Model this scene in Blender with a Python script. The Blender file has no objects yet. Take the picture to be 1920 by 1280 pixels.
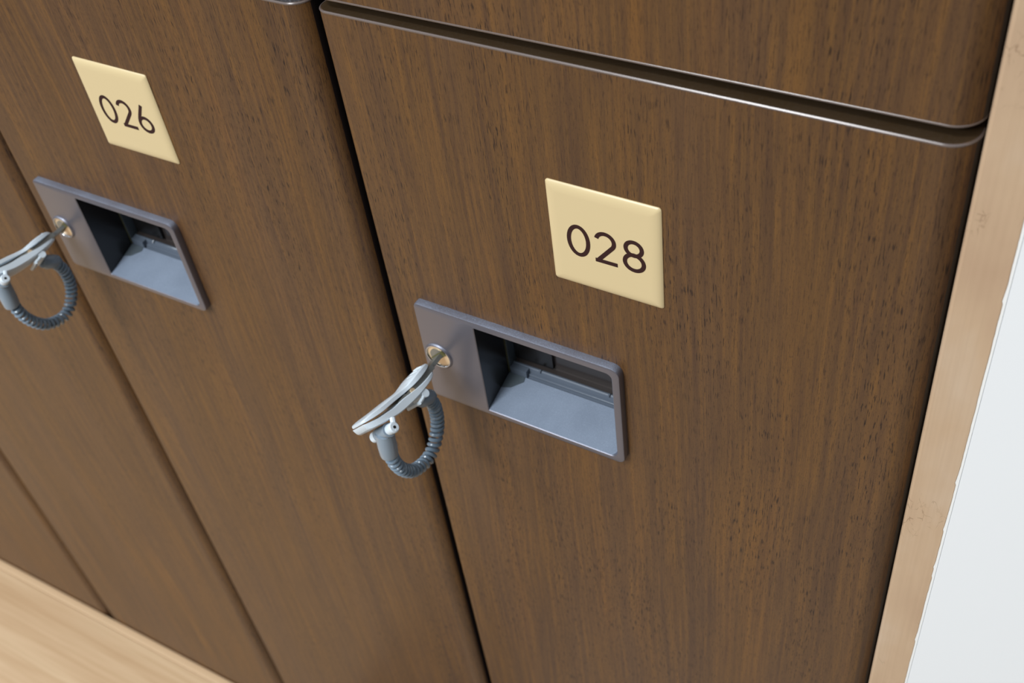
import bpy, bmesh, math, random
from mathutils import Vector, Matrix
random.seed(3)
C = bpy.context.scene.collection
SC = bpy.context.scene
ZT = 1200.0                      # height of the seam between the two tiers, mm
def W(x, y, z): return Vector((x/1000, y/1000, (z+ZT)/1000))   # local mm (z from the seam) -> metres

# ------------------------------------------------------------------ camera
F = 2165.54
ya, pi_, ro = -0.636789263928529, 0.7844580549789862, -0.16010413391103212
ca, sa, cb, sb, cc, sn = math.cos(ya), math.sin(ya), math.cos(pi_), math.sin(pi_), math.cos(ro), math.sin(ro)
fwd = Vector((sa*cb, ca*cb, -sb)); r0 = Vector((ca, -sa, 0)); u0 = r0.cross(fwd)
rt = cc*r0 + sn*u0; up = -sn*r0 + cc*u0
cam = bpy.data.cameras.new('camera'); co = bpy.data.objects.new('camera', cam); C.objects.link(co)
m = Matrix((rt, up, -fwd)).transposed().to_4x4(); m.translation = W(283.04, -292.455, 211.40)
co.matrix_world = m
cam.sensor_fit = 'HORIZONTAL'; cam.sensor_width = 36; cam.lens = 36*F/1920
cam.clip_start = 0.01; cam.clip_end = 50
cam.dof.use_dof = True; cam.dof.focus_distance = 0.452; cam.dof.aperture_fstop = 40.6/2.6
SC.camera = co

# ------------------------------------------------------------------ light and exposure
SC.view_settings.view_transform = 'Standard'; SC.view_settings.look = 'None'
SC.view_settings.gamma = 1; SC.view_settings.use_curve_mapping = False
SC.view_settings.exposure = 0.0
wd = bpy.data.worlds.new('world'); SC.world = wd; wd.use_nodes = True
nt = wd.node_tree; bg = nt.nodes['Background']
tc = nt.nodes.new('ShaderNodeTexCoord'); sx = nt.nodes.new('ShaderNodeSeparateXYZ'); rp = nt.nodes.new('ShaderNodeValToRGB')
mr = nt.nodes.new('ShaderNodeMapRange'); mr.inputs[1].default_value = -1; mr.inputs[2].default_value = 1
nt.links.new(tc.outputs['Generated'], sx.inputs[0]); nt.links.new(sx.outputs['Z'], mr.inputs[0])
nt.links.new(mr.outputs[0], rp.inputs[0]); nt.links.new(rp.outputs[0], bg.inputs[0])
e = rp.color_ramp.elements
e[0].position = .30; e[0].color = (.50, .41, .33, 1)
e[1].position = .80; e[1].color = (.86, .93, 1.0, 1)
k = rp.color_ramp.elements.new(.52); k.color = (.60, .56, .52, 1)
bg.inputs[1].default_value = 0.50
# added directional falloff: ambient strong from left and overhead, weak from right
mx = nt.nodes.new('ShaderNodeMapRange'); mx.inputs[1].default_value = -.7; mx.inputs[2].default_value = .35; mx.inputs[3].default_value = .85; mx.inputs[4].default_value = .04
nt.links.new(sx.outputs['X'], mx.inputs[0])
vm = nt.nodes.new('ShaderNodeVectorMath'); vm.operation = 'SCALE'; nt.links.new(rp.outputs[0], vm.inputs[0]); zr = nt.nodes.new('ShaderNodeMapRange'); zr.inputs[1].default_value = .35; zr.inputs[2].default_value = .85; zr.inputs[3].default_value = 0; zr.inputs[4].default_value = 1.8
nt.links.new(sx.outputs['Z'], zr.inputs[0])
mm_ = nt.nodes.new('ShaderNodeMath'); mm_.operation = 'MAXIMUM'; nt.links.new(mx.outputs[0], mm_.inputs[0]); nt.links.new(zr.outputs[0], mm_.inputs[1])
nt.links.new(mm_.outputs[0], vm.inputs['Scale']); nt.links.new(vm.outputs[0], bg.inputs[0])

def area(name, loc, rot, sx_, sy_, power, col):
    l = bpy.data.lights.new(name, 'AREA'); l.shape = 'RECTANGLE'; l.size = sx_; l.size_y = sy_; l.energy = power; l.color = col
    o = bpy.data.objects.new(name, l); C.objects.link(o); o.location = loc; o.rotation_euler = rot
    return o
area('ceiling_lamp', (-1.9, -1.7, 2.75), (0, 0, 0), 1.2, .6, 27, (.90, .96, 1))
area('ceiling_lamp', (-0.6, -2.3, 2.75), (0, 0, 0), 1.2, .6, 84, (.90, .96, 1))
area('ceiling_lamp', (-0.33, -1.15, 2.75), (0, 0, 0), .46, .22, 22, (.90, .96, 1))

# ------------------------------------------------------------------ materials
def S(h):  # sRGB 0-255 -> linear
    return tuple(((c/255)/12.92 if c/255 <= .04045 else ((c/255+.055)/1.055)**2.4) for c in h) + (1,)
def mat(name, col, rough=.5, metal=0, spec=.5, coat=0):
    m = bpy.data.materials.new(name); m.use_nodes = True; b = m.node_tree.nodes['Principled BSDF']
    b.inputs['Base Color'].default_value = S(col); b.inputs['Roughness'].default_value = rough
    b.inputs['Metallic'].default_value = metal; b.inputs['Specular IOR Level'].default_value = spec
    b.inputs['Coat Weight'].default_value = coat
    return m
class G:
    def __init__(s, m): s.t = m.node_tree; s.b = s.t.nodes['Principled BSDF']
    def n(s, typ, **kw):
        o = s.t.nodes.new(typ)
        for k_, v in kw.items():
            if k_.startswith('i'): o.inputs[int(k_[1:])].default_value = v
            else: setattr(o, k_, v)
        return o
    def l(s, a, b): s.t.links.new(a, b)
    def coords(s, scale, rnd=True):
        tc = s.n('ShaderNodeTexCoord'); mp = s.n('ShaderNodeMapping'); mp.inputs['Scale'].default_value = scale
        if rnd:
            oi = s.n('ShaderNodeObjectInfo'); a = s.n('ShaderNodeVectorMath', operation='MULTIPLY_ADD')
            cx = s.n('ShaderNodeCombineXYZ'); s.l(oi.outputs['Random'], cx.inputs[0]); s.l(oi.outputs['Random'], cx.inputs[2])
            s.l(cx.outputs[0], a.inputs[0]); a.inputs[1].default_value = (3.7, 0, 5.3); s.l(tc.outputs['Object'], a.inputs[2])
            s.l(a.outputs[0], mp.inputs[0])
        else: s.l(tc.outputs['Object'], mp.inputs[0])
        return mp.outputs[0]
    def noise(s, vec, scale, detail=3, rough=.5, dist=0):
        o = s.n('ShaderNodeTexNoise'); o.inputs['Scale'].default_value = scale; o.inputs['Detail'].default_value = detail
        o.inputs['Roughness'].default_value = rough; o.inputs['Distortion'].default_value = dist; s.l(vec, o.inputs['Vector']); return o.outputs[0]
    def ramp(s, fac, stops):
        o = s.n('ShaderNodeValToRGB'); el = o.color_ramp.elements
        while len(el) < len(stops): el.new(.5)
        for i, (p, c) in enumerate(stops): el[i].position = p; el[i].color = c
        s.l(fac, o.inputs[0]); return o.outputs[0]
    def mix(s, fac, a, b, mode='MIX'):
        o = s.n('ShaderNodeMix', data_type='RGBA', blend_type=mode)
        if isinstance(fac, (int, float)): o.inputs[0].default_value = fac
        else: s.l(fac, o.inputs[0])
        for i, v in ((6, a), (7, b)):
            if isinstance(v, tuple): o.inputs[i].default_value = v
            else: s.l(v, o.inputs[i])
        return o.outputs[2]
BW = lambda v: (v, v, v, 1)

def walnut():
    m = mat('walnut_laminate', (110, 78, 48), .42, spec=.35); g = G(m)
    warp = g.noise(g.coords((9, 9, 2.2)), 1.0, 2)                      # slow sideways drift of the grain
    # broad bands
    base = g.coords((1, 1, 1))
    sep = g.n('ShaderNodeSeparateXYZ'); g.l(base, sep.inputs[0])
    mu = g.n('ShaderNodeMath', operation='MULTIPLY_ADD', i1=.030); g.l(warp, mu.inputs[0]); g.l(sep.outputs[0], mu.inputs[2])
    cmb = g.n('ShaderNodeCombineXYZ'); g.l(mu.outputs[0], cmb.inputs[0]); g.l(sep.outputs[1], cmb.inputs[1]); g.l(sep.outputs[2], cmb.inputs[2])
    def sc(v3):
        v = g.n('ShaderNodeVectorMath', operation='MULTIPLY'); g.l(cmb.outputs[0], v.inputs[0]); v.inputs[1].default_value = v3; return v.outputs[0]
    b1 = g.noise(sc((75, 75, 2.5)), 1, 3, .55)
    b2 = g.noise(sc((420, 420, 11)), 1, 4, .7)
    b3 = g.noise(sc((26, 26, 3)), 1, 2, .5)
    col = g.ramp(b1, [(.30, S((84, 58, 37))), (.46, S((96, 67, 38))), (.60, S((103, 71, 38))), (.74, S((113, 76, 37)))])
    col = g.mix(g.ramp(b3, [(.38, BW(0)), (.66, BW(.55))]), col, S((94, 68, 48)))
    col = g.mix(g.ramp(b2, [(.34, BW(.55)), (.52, BW(0))]), col, S((68, 46, 36)))
    col = g.mix(g.ramp(b2, [(.52, BW(0)), (.70, BW(.55))]), col, S((126, 86, 40)))
    # pores: short dark dashes, two sizes
    p1 = g.noise(sc((1900, 1900, 150)), 1, 2, .5)
    p2 = g.noise(sc((3600, 3600, 520)), 1, 2, .6)
    dens = g.ramp(g.noise(sc((40, 40, 7)), 1, 2), [(.40, BW(.35)), (.62, BW(1))])
    f1 = g.mix(1.0, g.ramp(p1, [(.575, BW(0)), (.65, BW(.95))]), dens, 'MULTIPLY')
    col = g.mix(f1, col, S((30, 18, 16)))
    col = g.mix(g.ramp(p2, [(.57, BW(0)), (.68, BW(.6))]), col, S((44, 28, 24)))
    g.l(col, g.b.inputs['Base Color'])
    bp = g.n('ShaderNodeBump'); bp.inputs['Strength'].default_value = .25; bp.inputs['Distance'].default_value = .0002; bp.invert = True
    g.l(p1, bp.inputs['Height']); g.l(bp.outputs[0], g.b.inputs['Normal'])
    return m
def bamboo():
    m = mat('pale_bench_wood', (212, 182, 145), .40, spec=.45); g = G(m)
    n1 = g.noise(g.coords((2, 45, 45), False), 1, 4, .6); n2 = g.noise(g.coords((6, 260, 260), False), 1, 3, .6)
    col = g.ramp(n1, [(.30, S((188, 153, 116))), (.50, S((204, 172, 136))), (.70, S((213, 184, 148)))])
    col = g.mix(g.ramp(n2, [(.35, BW(.35)), (.55, BW(0))]), col, S((176, 140, 100)))
    g.l(col, g.b.inputs['Base Color']); return m
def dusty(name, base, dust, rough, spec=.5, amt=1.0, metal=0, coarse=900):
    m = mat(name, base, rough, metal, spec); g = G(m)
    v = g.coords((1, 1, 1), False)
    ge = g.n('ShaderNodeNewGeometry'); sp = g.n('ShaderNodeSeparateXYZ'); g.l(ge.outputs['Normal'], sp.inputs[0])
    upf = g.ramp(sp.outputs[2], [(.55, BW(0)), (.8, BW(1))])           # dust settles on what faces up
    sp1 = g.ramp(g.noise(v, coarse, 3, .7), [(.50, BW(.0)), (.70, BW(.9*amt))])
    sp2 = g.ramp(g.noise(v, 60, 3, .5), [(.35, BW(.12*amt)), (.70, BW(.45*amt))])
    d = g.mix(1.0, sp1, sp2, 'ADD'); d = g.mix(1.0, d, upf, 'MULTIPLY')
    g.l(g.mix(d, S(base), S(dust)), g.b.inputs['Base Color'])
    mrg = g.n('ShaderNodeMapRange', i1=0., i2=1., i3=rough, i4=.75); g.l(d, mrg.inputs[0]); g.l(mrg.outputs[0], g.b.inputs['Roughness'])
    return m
def bronze():
    m = mat('bronze_trim', (200, 174, 146), .45, .25, .5); g = G(m)
    v = g.coords((1, 1, .5), False)
    br = g.coords((700, 700, 12), False)
    col = g.ramp(g.noise(v, 22, 4, .6), [(.3, S((194, 164, 136))), (.5, S((206, 178, 148))), (.7, S((214, 192, 168)))])
    col = g.mix(g.ramp(g.noise(br, 1, 2), [(.35, BW(.14)), (.6, BW(0))]), col, S((176, 146, 118)))
    # scratch marks, gathered in patches
    s1 = g.n('ShaderNodeTexVoronoi', feature='DISTANCE_TO_EDGE'); s1.inputs['Scale'].default_value = 260
    nz = g.n('ShaderNodeTexNoise'); nz.inputs['Scale'].default_value = 160; nz.inputs['Detail'].default_value = 3; g.l(v, nz.inputs['Vector'])
    av = g.n('ShaderNodeVectorMath', operation='MULTIPLY_ADD'); g.l(nz.outputs['Color'], av.inputs[0]); av.inputs[1].default_value = (.007, .007, .007)
    g.l(g.coords((1, 1, .45), False), av.inputs[2]); g.l(av.outputs[0], s1.inputs['Vector'])
    wn = g.ramp(s1.outputs['Distance'], [(.0, BW(1)), (.05, BW(0))])
    pt = g.ramp(g.noise(g.coords((1, 1, 1), False), 24, 3, .6), [(.54, BW(0)), (.63, BW(.6))])
    brk = g.ramp(g.noise(g.coords((1, 1, 1), False), 260, 2), [(.46, BW(0)), (.56, BW(1))])
    f = g.mix(1.0, g.mix(1.0, wn, pt, 'MULTIPLY'), brk, 'MULTIPLY')
    col = g.mix(f, col, S((120, 88, 62)))
    g.l(col, g.b.inputs['Base Color']); return m
M = dict(
    walnut=walnut(), bench=bamboo(), bronze=bronze(),
    shadetrim=mat('shaded_side_trim', (36, 30, 30), .3),
    band=mat('grey_edge_band', (104, 90, 84), .24, .1, .7),
    doortop=dusty('dark_door_edge', (62, 46, 28), (112, 104, 98), .38, amt=.10), dustytop=dusty('dusty_door_edge', (50, 42, 36), (120, 120, 126), .5, amt=.8),
    carcass=mat('dark_carcass', (34, 26, 24), .5),
    plate=mat('cream_resin', (217, 195, 150), .30, 0, .45, 0),
    ink=mat('dark_brown_ink', (50, 24, 24), .6, spec=.25),
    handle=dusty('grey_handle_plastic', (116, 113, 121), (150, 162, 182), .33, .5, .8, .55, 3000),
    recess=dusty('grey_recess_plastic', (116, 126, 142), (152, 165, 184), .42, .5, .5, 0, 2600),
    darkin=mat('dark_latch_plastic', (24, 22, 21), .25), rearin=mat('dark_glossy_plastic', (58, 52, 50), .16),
    olive=mat('olive_latch_edge', (92, 88, 52), .4),
    brass=mat('pale_brass', (240, 214, 178), .35, .6),
    chrome=mat('chrome', (200, 205, 215), .12, 1),
    keymetal=mat('nickel_key', (138, 138, 132), .32, .6),
    black=mat('black', (14, 12, 12), .5),
    whitep=mat('pale_blue_plastic', (216, 226, 234), .35, 0, .5),
    greyp=mat('grey_blue_plastic', (136, 150, 163), .16, 0, .5),
    lipm=mat('grey_glossy_plastic', (92, 100, 112), .18), padm=mat('grey_green_plastic', (78, 86, 92), .3),
    coil=mat('slate_coil_plastic', (116, 133, 148), .18, 0, .55),
    caulk=mat('white_caulk', (240, 240, 238), .6), wall=mat('white_panel', (237, 239, 241), .55),
    groove=mat('grey_groove', (205, 207, 210), .6), legm=mat('grey_steel', (120, 120, 122), .35, .8),
)
def floorm():
    m = mat('beige_floor', (170, 150, 128), .5); g = G(m)
    g.l(g.ramp(g.noise(g.coords((1, 1, 1), False), 40, 4), [(.3, S((160, 140, 118))), (.7, S((180, 160, 138)))]), g.b.inputs['Base Color']); return m
M['floor'] = floorm(); M['strip'] = mat('pale_strip', (202, 170, 134), .4)

# ------------------------------------------------------------------ helpers
def mesh(name, verts, faces, m, parent=None, smooth=False, mats=None, fm=None):
    me = bpy.data.meshes.new(name); me.from_pydata([tuple(v) for v in verts], [], faces); me.validate()
    for mm in (mats or [m]): me.materials.append(mm)
    if fm:
        for p, i in zip(me.polygons, fm): p.material_index = i
    bm = bmesh.new(); bm.from_mesh(me); bmesh.ops.recalc_face_normals(bm, faces=bm.faces); bm.to_mesh(me); bm.free()
    if smooth:
        for p in me.polygons: p.use_smooth = True
        me.set_sharp_from_angle(angle=math.radians(35))
    o = bpy.data.objects.new(name, me); C.objects.link(o)
    if parent: o.parent = parent
    return o
def L(x, y, z): return Vector((x/1000, y/1000, z/1000))                 # local millimetres
class MB:
    def __init__(s): s.v = []; s.f = []; s.mi = []
    def add(s, v, f, mi=0):
        n = len(s.v); s.v += v; s.f += [tuple(i+n for i in q) for q in f]; s.mi += [mi]*len(f)
    def box(s, x0, x1, y0, y1, z0, z1, mi=0):
        v = [L(x, y, z) for x in (x0, x1) for y in (y0, y1) for z in (z0, z1)]
        s.add(v, [(0, 1, 3, 2), (4, 6, 7, 5), (0, 4, 5, 1), (2, 3, 7, 6), (0, 2, 6, 4), (1, 5, 7, 3)], mi)
    def loft(s, rings, cap0=True, cap1=True, mi=0, closed=True):
        n = len(rings[0]); v = [p for r in rings for p in r]; f = []
        for i in range(len(rings)-1):
            for j in range(n if closed else n-1):
                k_ = (j+1) % n; f.append((i*n+j, i*n+k_, (i+1)*n+k_, (i+1)*n+j))
        if cap0: f.append(tuple(range(n))[::-1])
        if cap1: f.append(tuple(range((len(rings)-1)*n, len(rings)*n)))
        s.add(v, f, mi)
    def tube(s, pts, r, n=10, mi=0, cap=True):
        rings = []; prev = None
        for i, p in enumerate(pts):
            t = (pts[min(i+1, len(pts)-1)]-pts[max(i-1, 0)]).normalized()
            if prev is None:
                a = t.cross(Vector((0, 0, 1)))
                if a.length < .1: a = t.cross(Vector((1, 0, 0)))
            else: a = prev - t*prev.dot(t)
            a.normalize(); prev = a; b = t.cross(a); rr = (r[i] if isinstance(r, (list, tuple)) else r)/1000
            rings.append([p+a*rr*math.cos(2*math.pi*j/n)+b*rr*math.sin(2*math.pi*j/n) for j in range(n)])
        s.loft(rings, cap, cap, mi)
    def build(s, name, m, parent=None, smooth=True, mats=None): return mesh(name, s.v, s.f, m, parent, smooth, mats, s.mi if mats else None)
def empty(name, loc, rz=0):
    o = bpy.data.objects.new(name, None); C.objects.link(o); o.location = loc; o.rotation_euler = (0, 0, rz); o.empty_display_size = .05; return o
def tag(o, label=None, cat=None, group=None, kind=None):
    for k_, v in (('label', label), ('category', cat), ('group', group), ('kind', kind)):
        if v: o[k_] = v
    return o
def copy_tree(o, parent=None):
    c = o.copy(); C.objects.link(c); c.parent = parent
    for ch in list(o.children): copy_tree(ch, c)
    return c
def rrect(x0, x1, z0, z1, r, n=6):
    """rounded rectangle outline (x,z), r = radii (TR, TL, BL, BR)"""
    rr = r if isinstance(r, tuple) else (r,)*4; out = []
    for (cx, cz, R, a0) in ((x1-rr[0], z1-rr[0], rr[0], 0), (x0+rr[1], z1-rr[1], rr[1], 90), (x0+rr[2], z0+rr[2], rr[2], 180), (x1-rr[3], z0+rr[3], rr[3], 270)):
        for i in range(n+1):
            a = math.radians(a0+90*i/n); out.append((cx+R*math.cos(a), cz+R*math.sin(a)))
    return out

# ------------------------------------------------------------------ lockers
PX, PZ = 17.33, -142.84            # handle plate top-left corner on the door (x, z), mm
HW, HH = 104.96, 62.16
def door_outline(w, rl=5.0, rr=9.5, th=20.0, xs=()):
    pts = [(0, th)]
    for i in range(9):
        a = math.radians(180+90*i/8); pts.append((rl+rl*math.cos(a), rl+rl*math.sin(a)))
    pts += [(x, 0) for x in xs]
    for i in range(13):
        a = math.radians(270+90*i/12); pts.append((w-rr+rr*math.cos(a), rr+rr*math.sin(a)))
    pts.append((w, th)); return pts
def make_door(root, w, z0, z1, hole=None):
    mb = MB(); xs = (hole[0], hole[1]) if hole else ()
    o = door_outline(w, xs=xs)
    b = .5
    cx = w/2
    def ring(z, ins=0):
        out = []
        for x, y in o:
            k_ = 0 if not ins else 1
            out.append(L(x+(ins if x < cx else -ins)*k_*(1 if y > .2 else 0 if 6 < x < w-9 else .7), y+(ins if y < 10 else 0)*k_, z))
        return out
    zs = [(z0, b), (z0+b, 0)] + ([(hole[2], 0), (hole[3], 0)] if hole else []) + [(z1-b, 0), (z1, b)]
    rings = [ring(z, i) for z, i in zs]; n = len(o); v = [p for r in rings for p in r]; f = []; mi = []
    hi = 10 if hole else -1
    for i in range(len(rings)-1):
        for j in range(n):
            if hole and i == 2 and j in (hi, n-1): continue
            k_ = (j+1) % n; f.append((i*n+j, i*n+k_, (i+1)*n+k_, (i+1)*n+j)); mi.append(0)
    f.append(tuple(range(n))[::-1]); f.append(tuple(range((len(rings)-1)*n, len(rings)*n))); mi += [1, 1]
    for i in range(len(rings)-1):                                      # dark side trim; its colour also carries the shade in the door gaps
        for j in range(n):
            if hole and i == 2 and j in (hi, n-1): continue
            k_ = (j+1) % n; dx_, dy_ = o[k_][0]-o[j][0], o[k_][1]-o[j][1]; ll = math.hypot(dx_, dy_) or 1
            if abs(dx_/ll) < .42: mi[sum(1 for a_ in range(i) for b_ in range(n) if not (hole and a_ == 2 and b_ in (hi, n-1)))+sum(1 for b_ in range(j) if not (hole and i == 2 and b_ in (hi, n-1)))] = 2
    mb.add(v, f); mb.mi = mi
    d = mb.build('door', None, root, True, [M['walnut'], M['dustytop'] if w > 245 else M['doortop'], M['shadetrim']])
    # thin edge band along the front of each cut end
    for z in (z1-.55, z0+.55):
        eb = MB(); path = [Vector(L(x, y, z)) for x, y in door_outline(w)[0:]]
        path = [L(0, 12, z)] + path[1:-1] + [L(w, 12, z)]
        # resample the straight run so the ribbon stays even
        rings = []
        for i, p in enumerate(path):
            t = (path[min(i+1, len(path)-1)]-path[max(i-1, 0)]).normalized(); nn = t.cross(Vector((0, 0, 1))).normalized()
            rings.append([p+nn*a/1000+Vector((0, 0, c/1000)) for a, c in ((-.5, .58), (-.22, .58), (.18, .20), (.22, -.05), (.10, -.35), (-.5, -.4))])
        eb.loft(rings); eb.build('edge_band', M['band'], d)
    return d
def make_carcass(root, w, z0, z1):
    mb = MB(); t = 14
    a, b = 1.5, w-.2
    mb.box(a, a+t, 22, 420, z0, z1); mb.box(b-t, b, 22, 420, z0, z1); mb.box(a+t, b-t, 408, 420, z0, z1)
    mb.box(a+t, b-t, 22, 408, z0, z0+t); mb.box(a+t, b-t, 22, 408, z1-t, z1)
    return mb.build('carcass', M['carcass'], root, False)
def make_handle(root, dx=0, dz=0):
    x0, x1 = PX+dx, PX+HW+dx; z1 = PZ+dz; z0 = z1-HH; T = -4.0
    ox0, ox1 = 49.75+dx, 118.56+dx; oz1 = -146.54+dz; oz0 = oz1-54.9
    mb = MB()
    outer = lambda i, r: rrect(x0+i, x1-i, z0+i, z1-i, (max(4.5-i, 1), max(2.5-i, 1), max(2.5-i, 1), max(4.0-i, 1)))
    inner = lambda i: rrect(ox0-i, ox1+i, oz0-i, oz1+i, (3+i, .6+i, .6+i, 3.2+i))
    R = [[L(x, y, z) for x, z in outer(i, 0)] for i, y in ((0, 0), (0, T+1.0), (.3, T+.3), (1.0, T))]
    R += [[L(x, y, z) for x, z in inner(i)] for i, y in ((.35, T), (0, T+.35), (0, 1.5))]
    mb.loft(R, False, False)
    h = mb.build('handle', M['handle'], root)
    # recess: sloping floor, step, ledge, back wall, side walls
    rc = MB(); a, b = ox0+.02, ox1-.02; q = .02
    fl = [(-3.6, oz0+q), (1.4, oz0+1.3), (17.0, oz0+6.0)]
    step = [(17.0, oz0+6.0), (17.2, oz0+5.4), (18.4, oz0+5.8), (18.6, oz0+7.0)]
    lip = [(18.6, oz0+7.0), (19.0, oz0+7.3), (19.6, oz0+7.4), (20.0, oz0+10.0), (20.6, oz0+10.5), (21.4, oz0+10.3)]
    rear = [(21.4, oz0+10.3), (24.0, oz0+10.4), (24.4, oz0+11.0), (24.4, oz1)]
    def sheet(mb, prof):
        v = [L(x, y, z) for y, z in prof for x in (a, b)]
        mb.add(v, [(2*i, 2*i+1, 2*i+3, 2*i+2) for i in range(len(prof)-1)])
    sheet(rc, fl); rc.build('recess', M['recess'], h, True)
    lp = MB(); sheet(lp, lip); sheet(lp, step)
    for xx in (a+16, a+53): lp.tube([L(xx, 19.3, oz0+10.0), L(xx, 20.6, oz0+11.0)], .6, 8)
    lp.box(a+1.0, a+10, 16.9, 20.2, oz0+6.1, oz0+10.2)
    lp.build('latch_lip', M['lipm'], h, True)
    pd = MB()  # darker raised patch standing in for the shaded chamfer recess in the floor
    def fz(y): return oz0+1.3+(y-1.4)*4.7/15.6
    P2 = [(a+.2, 8.6), (a+4.6, 10.0), (a+9.5, 14.6), (a+9.0, 16.8), (a+.2, 16.8)]
    pd.loft([[L(x, y, fz(y)-.3) for x, y in P2], [L(x, y, fz(y)+.35) for x, y in P2]]); pd.build('chamfer_shade', M['padm'], h, False)
    rr_ = MB(); sheet(rr_, rear)
    rr_.add([L(b, y, z) for y, z in fl+step[1:]+lip[1:]+rear[1:]+[(-3.6, oz1)]], [tuple(range(len(fl)+len(step)+len(lip)+len(rear)-2))])
    rr_.add([L(a, -3.6, oz1), L(b, -3.6, oz1), L(b, 24.4, oz1), L(a, 24.4, oz1)], [(0, 1, 2, 3)])
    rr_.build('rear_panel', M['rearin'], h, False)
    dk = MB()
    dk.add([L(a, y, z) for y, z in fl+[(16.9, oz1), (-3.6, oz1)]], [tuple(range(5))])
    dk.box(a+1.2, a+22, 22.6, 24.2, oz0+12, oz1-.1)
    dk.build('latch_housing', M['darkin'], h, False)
    sp_ = MB(); sp_.box(a+.03, a+.9, 17.3, 24.3, oz0+7.5, oz1-.1); sp_.build('side_plate', M['padm'], h, False)
    ol = MB(); ol.box(a+.05, a+.4, 16.8, 17.2, oz0+6.4, oz1-.2); ol.build('latch_edge', M['olive'], h, False)
    # lock cylinder
    kx, kz = 26.26+dx, -173.97+dz
    lc = MB(); n = 28
    ring = lambda r, y: [L(kx+r*math.cos(2*math.pi*j/n), y, kz+r*math.sin(2*math.pi*j/n)) for j in range(n)]
    lc.loft([ring(7.7, T+.1), ring(7.5, T-.35), ring(7.0, T-.8), ring(6.75, T-.95)], False, False, 4); lc.loft([ring(6.75, T-.95), ring(6.4, T-.9), ring(6.2, T-.6), ring(6.1, T+.05)], False, False, 1)
    lc.loft([ring(6.12, T-.15), ring(.01, T-.25)], False, True, 0)
    # darker turned half and keyway
    half = [L(kx, T-.55, kz)]+[L(kx+4.6*math.cos(t), T-.55, kz+4.6*math.sin(t)) for t in [math.radians(45+180*i/14) for i in range(15)]]
    back = [p+Vector((0, .0004, 0)) for p in half]
    lc.loft([back, half], False, True, 2)
    d = Vector((math.cos(math.radians(45)), 0, math.sin(math.radians(45)))); e_ = Vector((-d.z, 0, d.x)); c = L(kx, T-.5, kz)
    for s0, s1, w_, mi, yy in ((-4.6, 5.4, 1.5, 3, -.30), ):
        v = [c+d*s/1000+e_*t/1000+Vector((0, y_/1000, 0)) for s in (s0, s1) for t in (-w_, w_) for y_ in (yy, .3)]
        lc.add(v, [(0, 1, 3, 2), (4, 6, 7, 5), (0, 4, 5, 1), (2, 3, 7, 6), (0, 2, 6, 4), (1, 5, 7, 3)], mi)
    lc.build('lock_cylinder', None, h, True, [M['brass'], M['chrome'], M['keymetal'], M['olive'], M['handle']])
    return h
def ribbon(mb, pts, w, closed, y0, y1):
    """flat stroke of width w along (x,z) pts"""
    n = len(pts); R = []
    for i in range(n):
        p = pts[i]; a = pts[(i-1) % n] if closed or i else pts[i]; b = pts[(i+1) % n] if closed or i < n-1 else pts[i]
        t = Vector((b[0]-a[0], b[1]-a[1])).normalized(); q = Vector((-t.y, t.x))
        k_ = 1.0
        if 0 < i < n-1 and not closed:
            t1 = Vector((p[0]-a[0], p[1]-a[1])).normalized(); k_ = 1/max(.45, abs(q.dot(Vector((-t1.y, t1.x)))))
        o1 = (p[0]+q.x*w/2*k_, p[1]+q.y*w/2*k_); o2 = (p[0]-q.x*w/2*k_, p[1]-q.y*w/2*k_)
        R.append([L(o1[0], y0, o1[1]), L(o1[0], y1, o1[1]), L(o2[0], y1, o2[1]), L(o2[0], y0, o2[1])])
    if closed: mb.loft(R+[R[0]], False, False)
    else: mb.loft(R, True, True)
def ell(cx, cz, a, b, n=40, a0=0, a1=360): return [(cx+a*math.cos(math.radians(a0+(a1-a0)*i/n)), cz+b*math.sin(math.radians(a0+(a1-a0)*i/n))) for i in range(n if a1-a0 == 360 else n+1)]
def digit(ch, cx, zb):
    """strokes of a 16 mm digit centred on cx with its foot at zb"""
    if ch == '0': return [(ell(cx, zb+7.9, 4.15, 7.0), True)]
    if ch == '2':
        arc = ell(cx-.1, zb+11.2, 3.75, 3.75, 26, 168, -38)
        return [(arc+[(cx-4.0, zb+.5)], False), ([(cx-4.75, zb+.9), (cx+4.7, zb+.9)], False)]
    if ch == '8': return [(ell(cx, zb+11.6, 3.35, 3.3), True), (ell(cx, zb+4.75, 3.95, 3.85), True)]
    if ch == '6': return [(ell(cx, zb+4.75, 3.9, 3.85), True), ([(cx+.9, zb+15.8), (cx-2.3, zb+9.5), (cx-3.15, zb+7.8), (cx-3.7, zb+6.2), (cx-3.9, zb+5.0)], False)]
def make_plate(root, text, dx=0, dz=0):
    x0, x1, z1 = 94.5+dx, 142.3+dx, -52.0+dz; z0 = z1-49.7
    mb = MB(); R = []
    for i, y in ((0, 0), (0, -.35), (.25, -.62), (.8, -.98), (1.6, -1.28), (2.7, -1.5), (4.0, -1.6), (4.6, -1.61)):
        R.append([L(x, y, z) for x, z in rrect(x0+i, x1-i, z0+i, z1-i, max(1.3-i*.3, .5), 4)])
    mb.loft(R, False, True); pl = mb.build('number_plate', M['plate'], root)
    for ch, cx in zip(text, (107.1, 118.8, 130.7)):
        d = MB()
        for q_, (pts, cl) in enumerate(digit(ch, cx+.35+dx, -85.5+dz)): ribbon(d, pts, 1.8, cl, -1.60, -1.70-.02*q_)
        d.build('digit', M['ink'], pl, False)
    return pl

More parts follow.
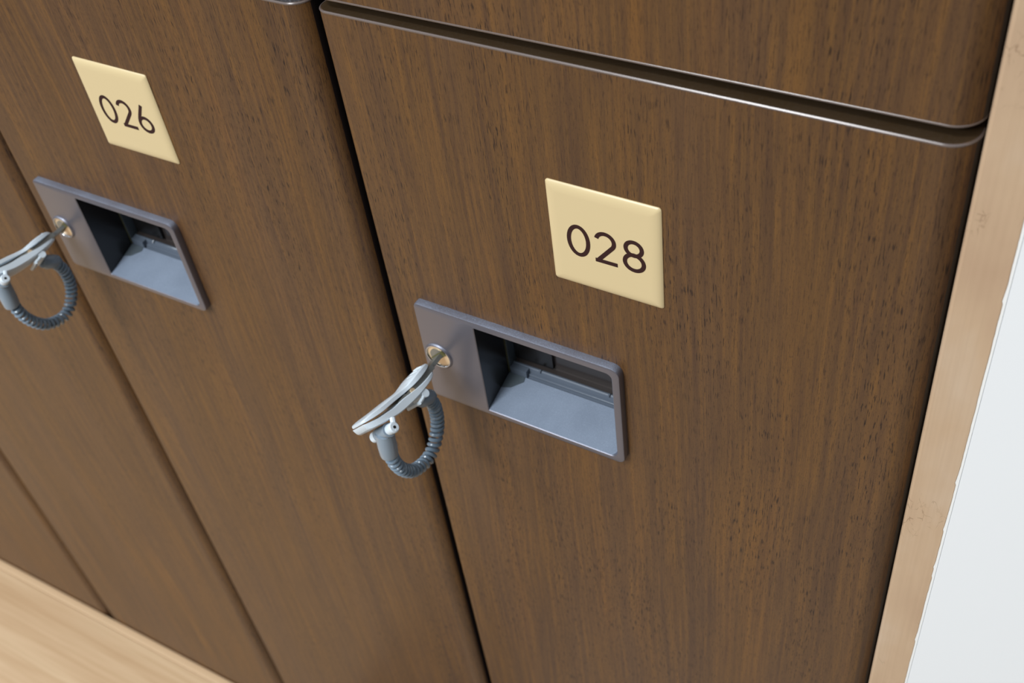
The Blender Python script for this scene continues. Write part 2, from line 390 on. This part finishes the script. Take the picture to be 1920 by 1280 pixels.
P = 253.83
def locker(col, lower, w, label, text=None, hdx=0, hdz=0, pdx=0, pdz=0, rz=0):
    root = empty('locker', W(col*P, 0, 0), rz)
    tag(root, label, 'locker', 'walnut lockers')
    if lower: z0, z1 = -835, 0
    else: z0, z1 = 4.92, 800
    hole = (50+hdx-.5, 118.6+hdx+.5, -201.6+hdz-.5, -146.4+hdz+.5) if lower else None
    make_door(root, w, z0, z1, hole); make_carcass(root, w, z0+.5, z1-.5)
    if lower: make_handle(root, hdx, hdz)
    if text: make_plate(root, text, pdx, pdz)
    return root
locker(0, True, 242.2, 'walnut locker with cream number plate 028, at the right end beside the bronze trim', '028', rz=-.006)
locker(-1, True, 248.0, 'walnut locker with cream number plate 026, one column left of locker 028', '026', -1.18, -2.43, -.15, -1.38)
locker(-2, True, 248.0, 'walnut locker immediately left of locker 026, only its plain lower door in view')
locker(-3, True, 248.0, 'walnut locker above the pale bench in the far lower left corner')
locker(0, False, 242.2, 'upper walnut locker directly above locker 028, cut by the top of the photo')
locker(-1, False, 248.0, 'upper walnut locker above locker 026, left of the upper right locker')
locker(-2, False, 248.0, 'upper walnut locker second to the left of the one above locker 028')

# ------------------------------------------------------------------ keys on coil wristbands
COIL = [(1.7, -48.9, -15.0), (1.7, -48.7, -18.9), (1.7, -47.3, -26.2), (1.7, -43.8, -34.4), (1.7, -38.2, -41.6), (1.7, -31.3, -45.3), (1.7, -25.0, -46.1), (1.7, -20.1, -43.8), (1.7, -17.0, -40.3), (1.7, -14.5, -36.1), (1.7, -12.9, -30.9), (1.7, -12.5, -25.3), (1.7, -13.1, -19.3), (1.7, -15.2, -13.9)]
def make_key(label):
    root = empty('locker_key', W(0, 0, 0)); tag(root, label, 'key', 'locker keys with coil wristbands')
    th = math.radians(45)
    A = Vector((0, -1, 0)); Wd = Vector((math.cos(th), 0, math.sin(th))); N = Vector((-math.sin(th), 0, math.cos(th)))
    def K(a, n, w): return (A*a+N*n+Wd*w)/1000
    # outline half-width along the length
    def prof(a_list, hw): return list(zip(a_list, hw))
    def slab(name, stations, m, parent=root, sm=True):
        """stations: (a, n_in, n_out, half-width)"""
        mb = MB(); R = []; st = []
        for i in range(len(stations)-1):                               # smooth between the stations
            q0, q1, q2, q3 = stations[max(i-1, 0)], stations[i], stations[i+1], stations[min(i+2, len(stations)-1)]
            for j in range(4):
                t = j/4; st.append(tuple(.5*(2*b_+(c_-a_)*t+(2*a_-5*b_+4*c_-d_)*t*t+(3*b_-a_-3*c_+d_)*t**3) for a_, b_, c_, d_ in zip(q0, q1, q2, q3)))
        st.append(stations[-1])
        for a, n0, n1, hw in st:
            e2 = min(.5, abs(n1-n0)*.45)*(1 if n1 > n0 else -1)
            R.append([K(a, n0, -hw), K(a, n0, hw), K(a, n0+e2*.3, hw+.25), K(a, n1-e2, hw+.1), K(a, n1, hw-.6), K(a, n1+e2*.2, 0), K(a, n1, -hw+.6), K(a, n1-e2, -hw-.1), K(a, n0+e2*.3, -hw-.25)])
        mb.loft(R); return mb.build(name, m, parent, sm)
    U = [(8.5, 1.8, 2.8, 1.6), (10, 1.7, 3.4, 3.4), (13, 1.6, 4.0, 5.2), (17, 1.6, 4.3, 6.4), (21, 1.7, 4.4, 6.8), (24.5, 1.9, 4.3, 6.4), (28, 2.3, 4.4, 5.6), (32, 3.0, 5.2, 5.6), (37, 4.0, 6.3, 6.4), (42, 4.9, 7.2, 7.2), (46, 5.6, 8.0, 7.7), (50, 6.6, 8.9, 7.6), (53, 7.5, 9.4, 7.0), (54.8, 8.1, 9.6, 6.2), (55.7, 8.5, 9.5, 4.8)]
    holder = slab('key_holder', U, M['whitep'])
    Lw = [(9.5, -1.2, -2.2, 2.4), (12, -1.2, -2.8, 4.6), (16, -1.1, -3.2, 6.2), (22, -.6, -3.3, 6.9), (28, .6, -3.0, 6.9), (34, 1.8, -2.4, 7.0), (40, 2.6, -1.3, 7.3), (45, 3.9, .3, 7.6), (49, 5.0, 1.7, 7.7), (52.5, 6.4, 2.9, 7.2), (55, 7.5, 4.0, 6.2), (56.2, 8.2, 5.2, 5.2)]
    slab('key_holder_cover', Lw, M['whitep'])
    # ridges moulded on the thumb rest
    rd = MB()
    for a_ in (13, 16, 19): rd.tube([K(a_, 4.05, -3.6), K(a_, 4.3, 0), K(a_, 4.05, 3.6)], .45, 6)
    rd.build('grip_ridges', M['whitep'], root)
    # key: blade, shoulder, bow held between the covers
    kb = MB()
    def kbox(a0, a1, n0, n1, w0, w1):
        v = [K(a, n, w) for a in (a0, a1) for n in (n0, n1) for w in (w0, w1)]
        kb.add(v, [(0, 1, 3, 2), (4, 6, 7, 5), (0, 4, 5, 1), (2, 3, 7, 6), (0, 2, 6, 4), (1, 5, 7, 3)])
    kbox(-.5, 9, -1.0, 1.0, -3.2, 3.2); kbox(8.6, 24, -1.25, 1.25, -4.4, 4.4); kbox(23.6, 30, -.7, 1.9, -5.6, 5.6); kbox(30, 36, .6, 2.4, -5.2, 5.2)
    kb.build('key_blade', M['keymetal'], root, False)
    rv = MB(); rv.tube([K(26.5, .6, 5.5), K(26.5, .6, 6.3)], 1.2, 12); rv.build('rivet', M['brass'], root)
    # hinge pin along the width, grey ferrule head and ferrule hanging from it
    hp = MB(); H = (48.8, -2.4)
    for s in (-1, 1): hp.tube([K(H[0], H[1], s*5.2), K(H[0], H[1], s*5.6), K(H[0], H[1], s*9.8), K(H[0], H[1], s*10.4)], [2.2, 2.6, 2.6, 2.1], 18)
    hp.tube([K(H[0]-3.5, H[1]+3.0, 8.6), K(H[0]+1.0, H[1]-1.6, 9.3)], 1.3, 8)
    hp.build('hinge_lug', M['whitep'], root)
    pin = MB(); pin.tube([K(H[0], H[1], 10.42), K(H[0], H[1], 10.47)], .75, 10); pin.build('pin_hole', M['black'], root)
    # world-space helpers relative to the lock centre (x, y, z in mm)
    def V(x, y, z): return Vector((x, y, z))/1000
    fr = MB(); c0 = K(H[0], H[1], 0)
    fr.tube([K(H[0], H[1], -5.1), K(H[0], H[1], 5.1)], 3.3, 20)
    f1 = V(1.7, -49.6, -16.8)
    fr.tube([c0+V(0, 0, 0), c0.lerp(f1, .25), c0.lerp(f1, .55), c0.lerp(f1, .88), c0.lerp(f1, .97), f1], [4.3, 4.45, 4.5, 4.35, 4.1, 3.3], 24)
    fr.build('ferrule', M['greyp'], root)
    # second ferrule by the lock end, with its clip
    g0 = V(.9, -22.0, -8.0); g1 = V(1.4, -13.6, -13.6)
    f2 = MB(); f2.tube([g0, g0.lerp(g1, .25), g0.lerp(g1, .8), g1], [3.0, 4.1, 4.0, 3.3], 20); f2.build('ferrule', M['greyp'], root)
    cl = MB()
    cl.tube([K(23, -4.6, -6.5), K(23, -4.6, 6.5)], 2.0, 14)
    for s in (-5.6, 5.6): cl.tube([K(23, -4.6, s), K(26, -5.4, s), K(28.5, -5.6, s)], .9, 8)
    cl.tube([K(28.5, -5.6, -5.6), K(28.5, -5.6, 5.6)], .9, 8)
    cl.build('clip', M['whitep'], root)
    # coil: centre line as a Catmull-Rom curve, helix around it
    pts = [f1+V(0, -.1, 1.5)]+[V(*q) for q in COIL]+[g1, g0.lerp(g1, .7)]
    dense = []
    for i in range(len(pts)-1):
        p0, p1, p2, p3 = pts[max(i-1, 0)], pts[i], pts[i+1], pts[min(i+2, len(pts)-1)]
        for j in range(40):
            t = j/40; dense.append(.5*((2*p1)+(p2-p0)*t+(2*p0-5*p1+4*p2-p3)*t*t+(3*p1-p0-3*p2+p3)*t**3))
    dense.append(pts[-1])
    cum = [0]
    for a, b in zip(dense, dense[1:]): cum.append(cum[-1]+(b-a).length*1000)
    tot = cum[-1]; turns = 30; steps = turns*22; out = []; j = 0
    for i in range(steps+1):
        f = i/steps; g_ = f*f*.22+f*.78 if True else f                # looser turns first, tighter towards the lock
        s = (1.14*f-.14*f*f)*tot
        while j < len(cum)-2 and cum[j+1] < s: j += 1
        t = (s-cum[j])/max(cum[j+1]-cum[j], 1e-6); p = dense[j].lerp(dense[j+1], t); tg = (dense[min(j+2, len(dense)-1)]-dense[max(j-1, 0)]).normalized()
        a1 = tg.cross(Vector((1, 0, 0))).normalized(); b1 = tg.cross(a1); ph = 2*math.pi*turns*f
        r = 2.55/1000*min(1, .5+f*40, .5+(1-f)*40)
        out.append(p+a1*r*math.cos(ph)+b1*r*math.sin(ph))
    cm = MB(); cm.tube(out, 1.02, 8); cm.build('coil', M['coil'], root)
    return root
k1 = make_key('pale blue and grey coil wristband key hanging in the lock of locker 028')
k1.location = W(26.26, -4.6, -173.97)
k2 = copy_tree(k1); k2['label'] = 'pale blue and grey coil wristband key in the lock of locker 026, at left edge'
k2.location = W(-P+26.26-1.18, -4.5, -173.97-2.43)

# ------------------------------------------------------------------ bench
bn = empty('bench', W(-497, -.5, -ZT)); tag(bn, 'pale wooden bench seat running along the foot of the lockers, lower left corner', 'bench')
def bx(mb, x0, x1, y0, y1, z0, z1, r=5, n=6):
    pr = rrect(y0, y1, z0, z1, r, n); mb.loft([[L(x, y, z) for y, z in pr] for x in (x0, x1)])
H = ZT-803.5
def lay(o, pts_z=H):
    o.location = (0, 0, pts_z/1000); o.rotation_euler = (0, math.radians(-1.4), 0)   # the seat sits a touch higher at its right end
mb = MB(); bx(mb, -1100, 280, -400, -9, -36, 0, 1); lay(mb.build('seat', M['bench'], bn))
mb = MB(); bx(mb, -1100, 280, -8.9, 0, -36, .2, 1.2, 3); lay(mb.build('edge_strip', M['strip'], bn))
for x in (-1000, 200):
    mb = MB()
    for y in (-370, -80): bx(mb, x, x+40, y, y+40, 0, H-36 if x > 0 else H-58, 2, 2)
    bx(mb, x+2, x+38, -332, -78, 60, 90, 2, 2)
    mb.build('leg_frame', M['legm'], bn)

# ------------------------------------------------------------------ setting
def wbox(name, x0, x1, y0, y1, z0, z1, m):
    mb = MB(); mb.box(x0, x1, y0, y1, z0+ZT, z1+ZT); o = mb.build(name, m, None, False); tag(o, kind='structure'); return o
wbox('floor', -2600, 1500, -3000, 420, -ZT-40, -ZT, M['floor'])
wbox('wall_right', 260.65, 1500, 0, 120, -ZT, 1400, M['wall'])
wbox('wall_rear', -2600, 1500, 421, 480, -ZT, 1400, M['wall'])
# bronze trim with a nicked right edge over a white caulk bead
mb = MB(); zz = [-ZT+1.3*i for i in range(int(2600/1.3)+1)]
rj = random.Random(11); e1 = []
nick = 0
for i, z in enumerate(zz):
    nick = nick*.72+rj.uniform(-.05, .05)
    if rj.random() < .035: nick -= rj.uniform(.2, .55)
    e1.append(259.6+max(-1.0, min(.5, nick)))
R = [[L(243.7, 60, z+ZT), L(243.7, 1.6, z+ZT), L(243.85, .9, z+ZT), L(244.3, .35, z+ZT), L(245.2, 0, z+ZT), L(x-.3, -.0, z+ZT), L(x, .25, z+ZT), L(x, 60, z+ZT)] for z, x in zip(zz, e1)]
mb.loft(R); tr = mb.build('trim_1', M['bronze'], None, False); tag(tr, kind='structure')
wbox('trim_2', 257.4, 260.4, .2, 40, -ZT, 1400, M['caulk'])
wbox('trim_3', 260.41, 260.64, .5, 40, -ZT, 1400, M['groove'])
wbox('baseboard_front', -762, 243, 25, 420, -ZT, -836, M['carcass'])
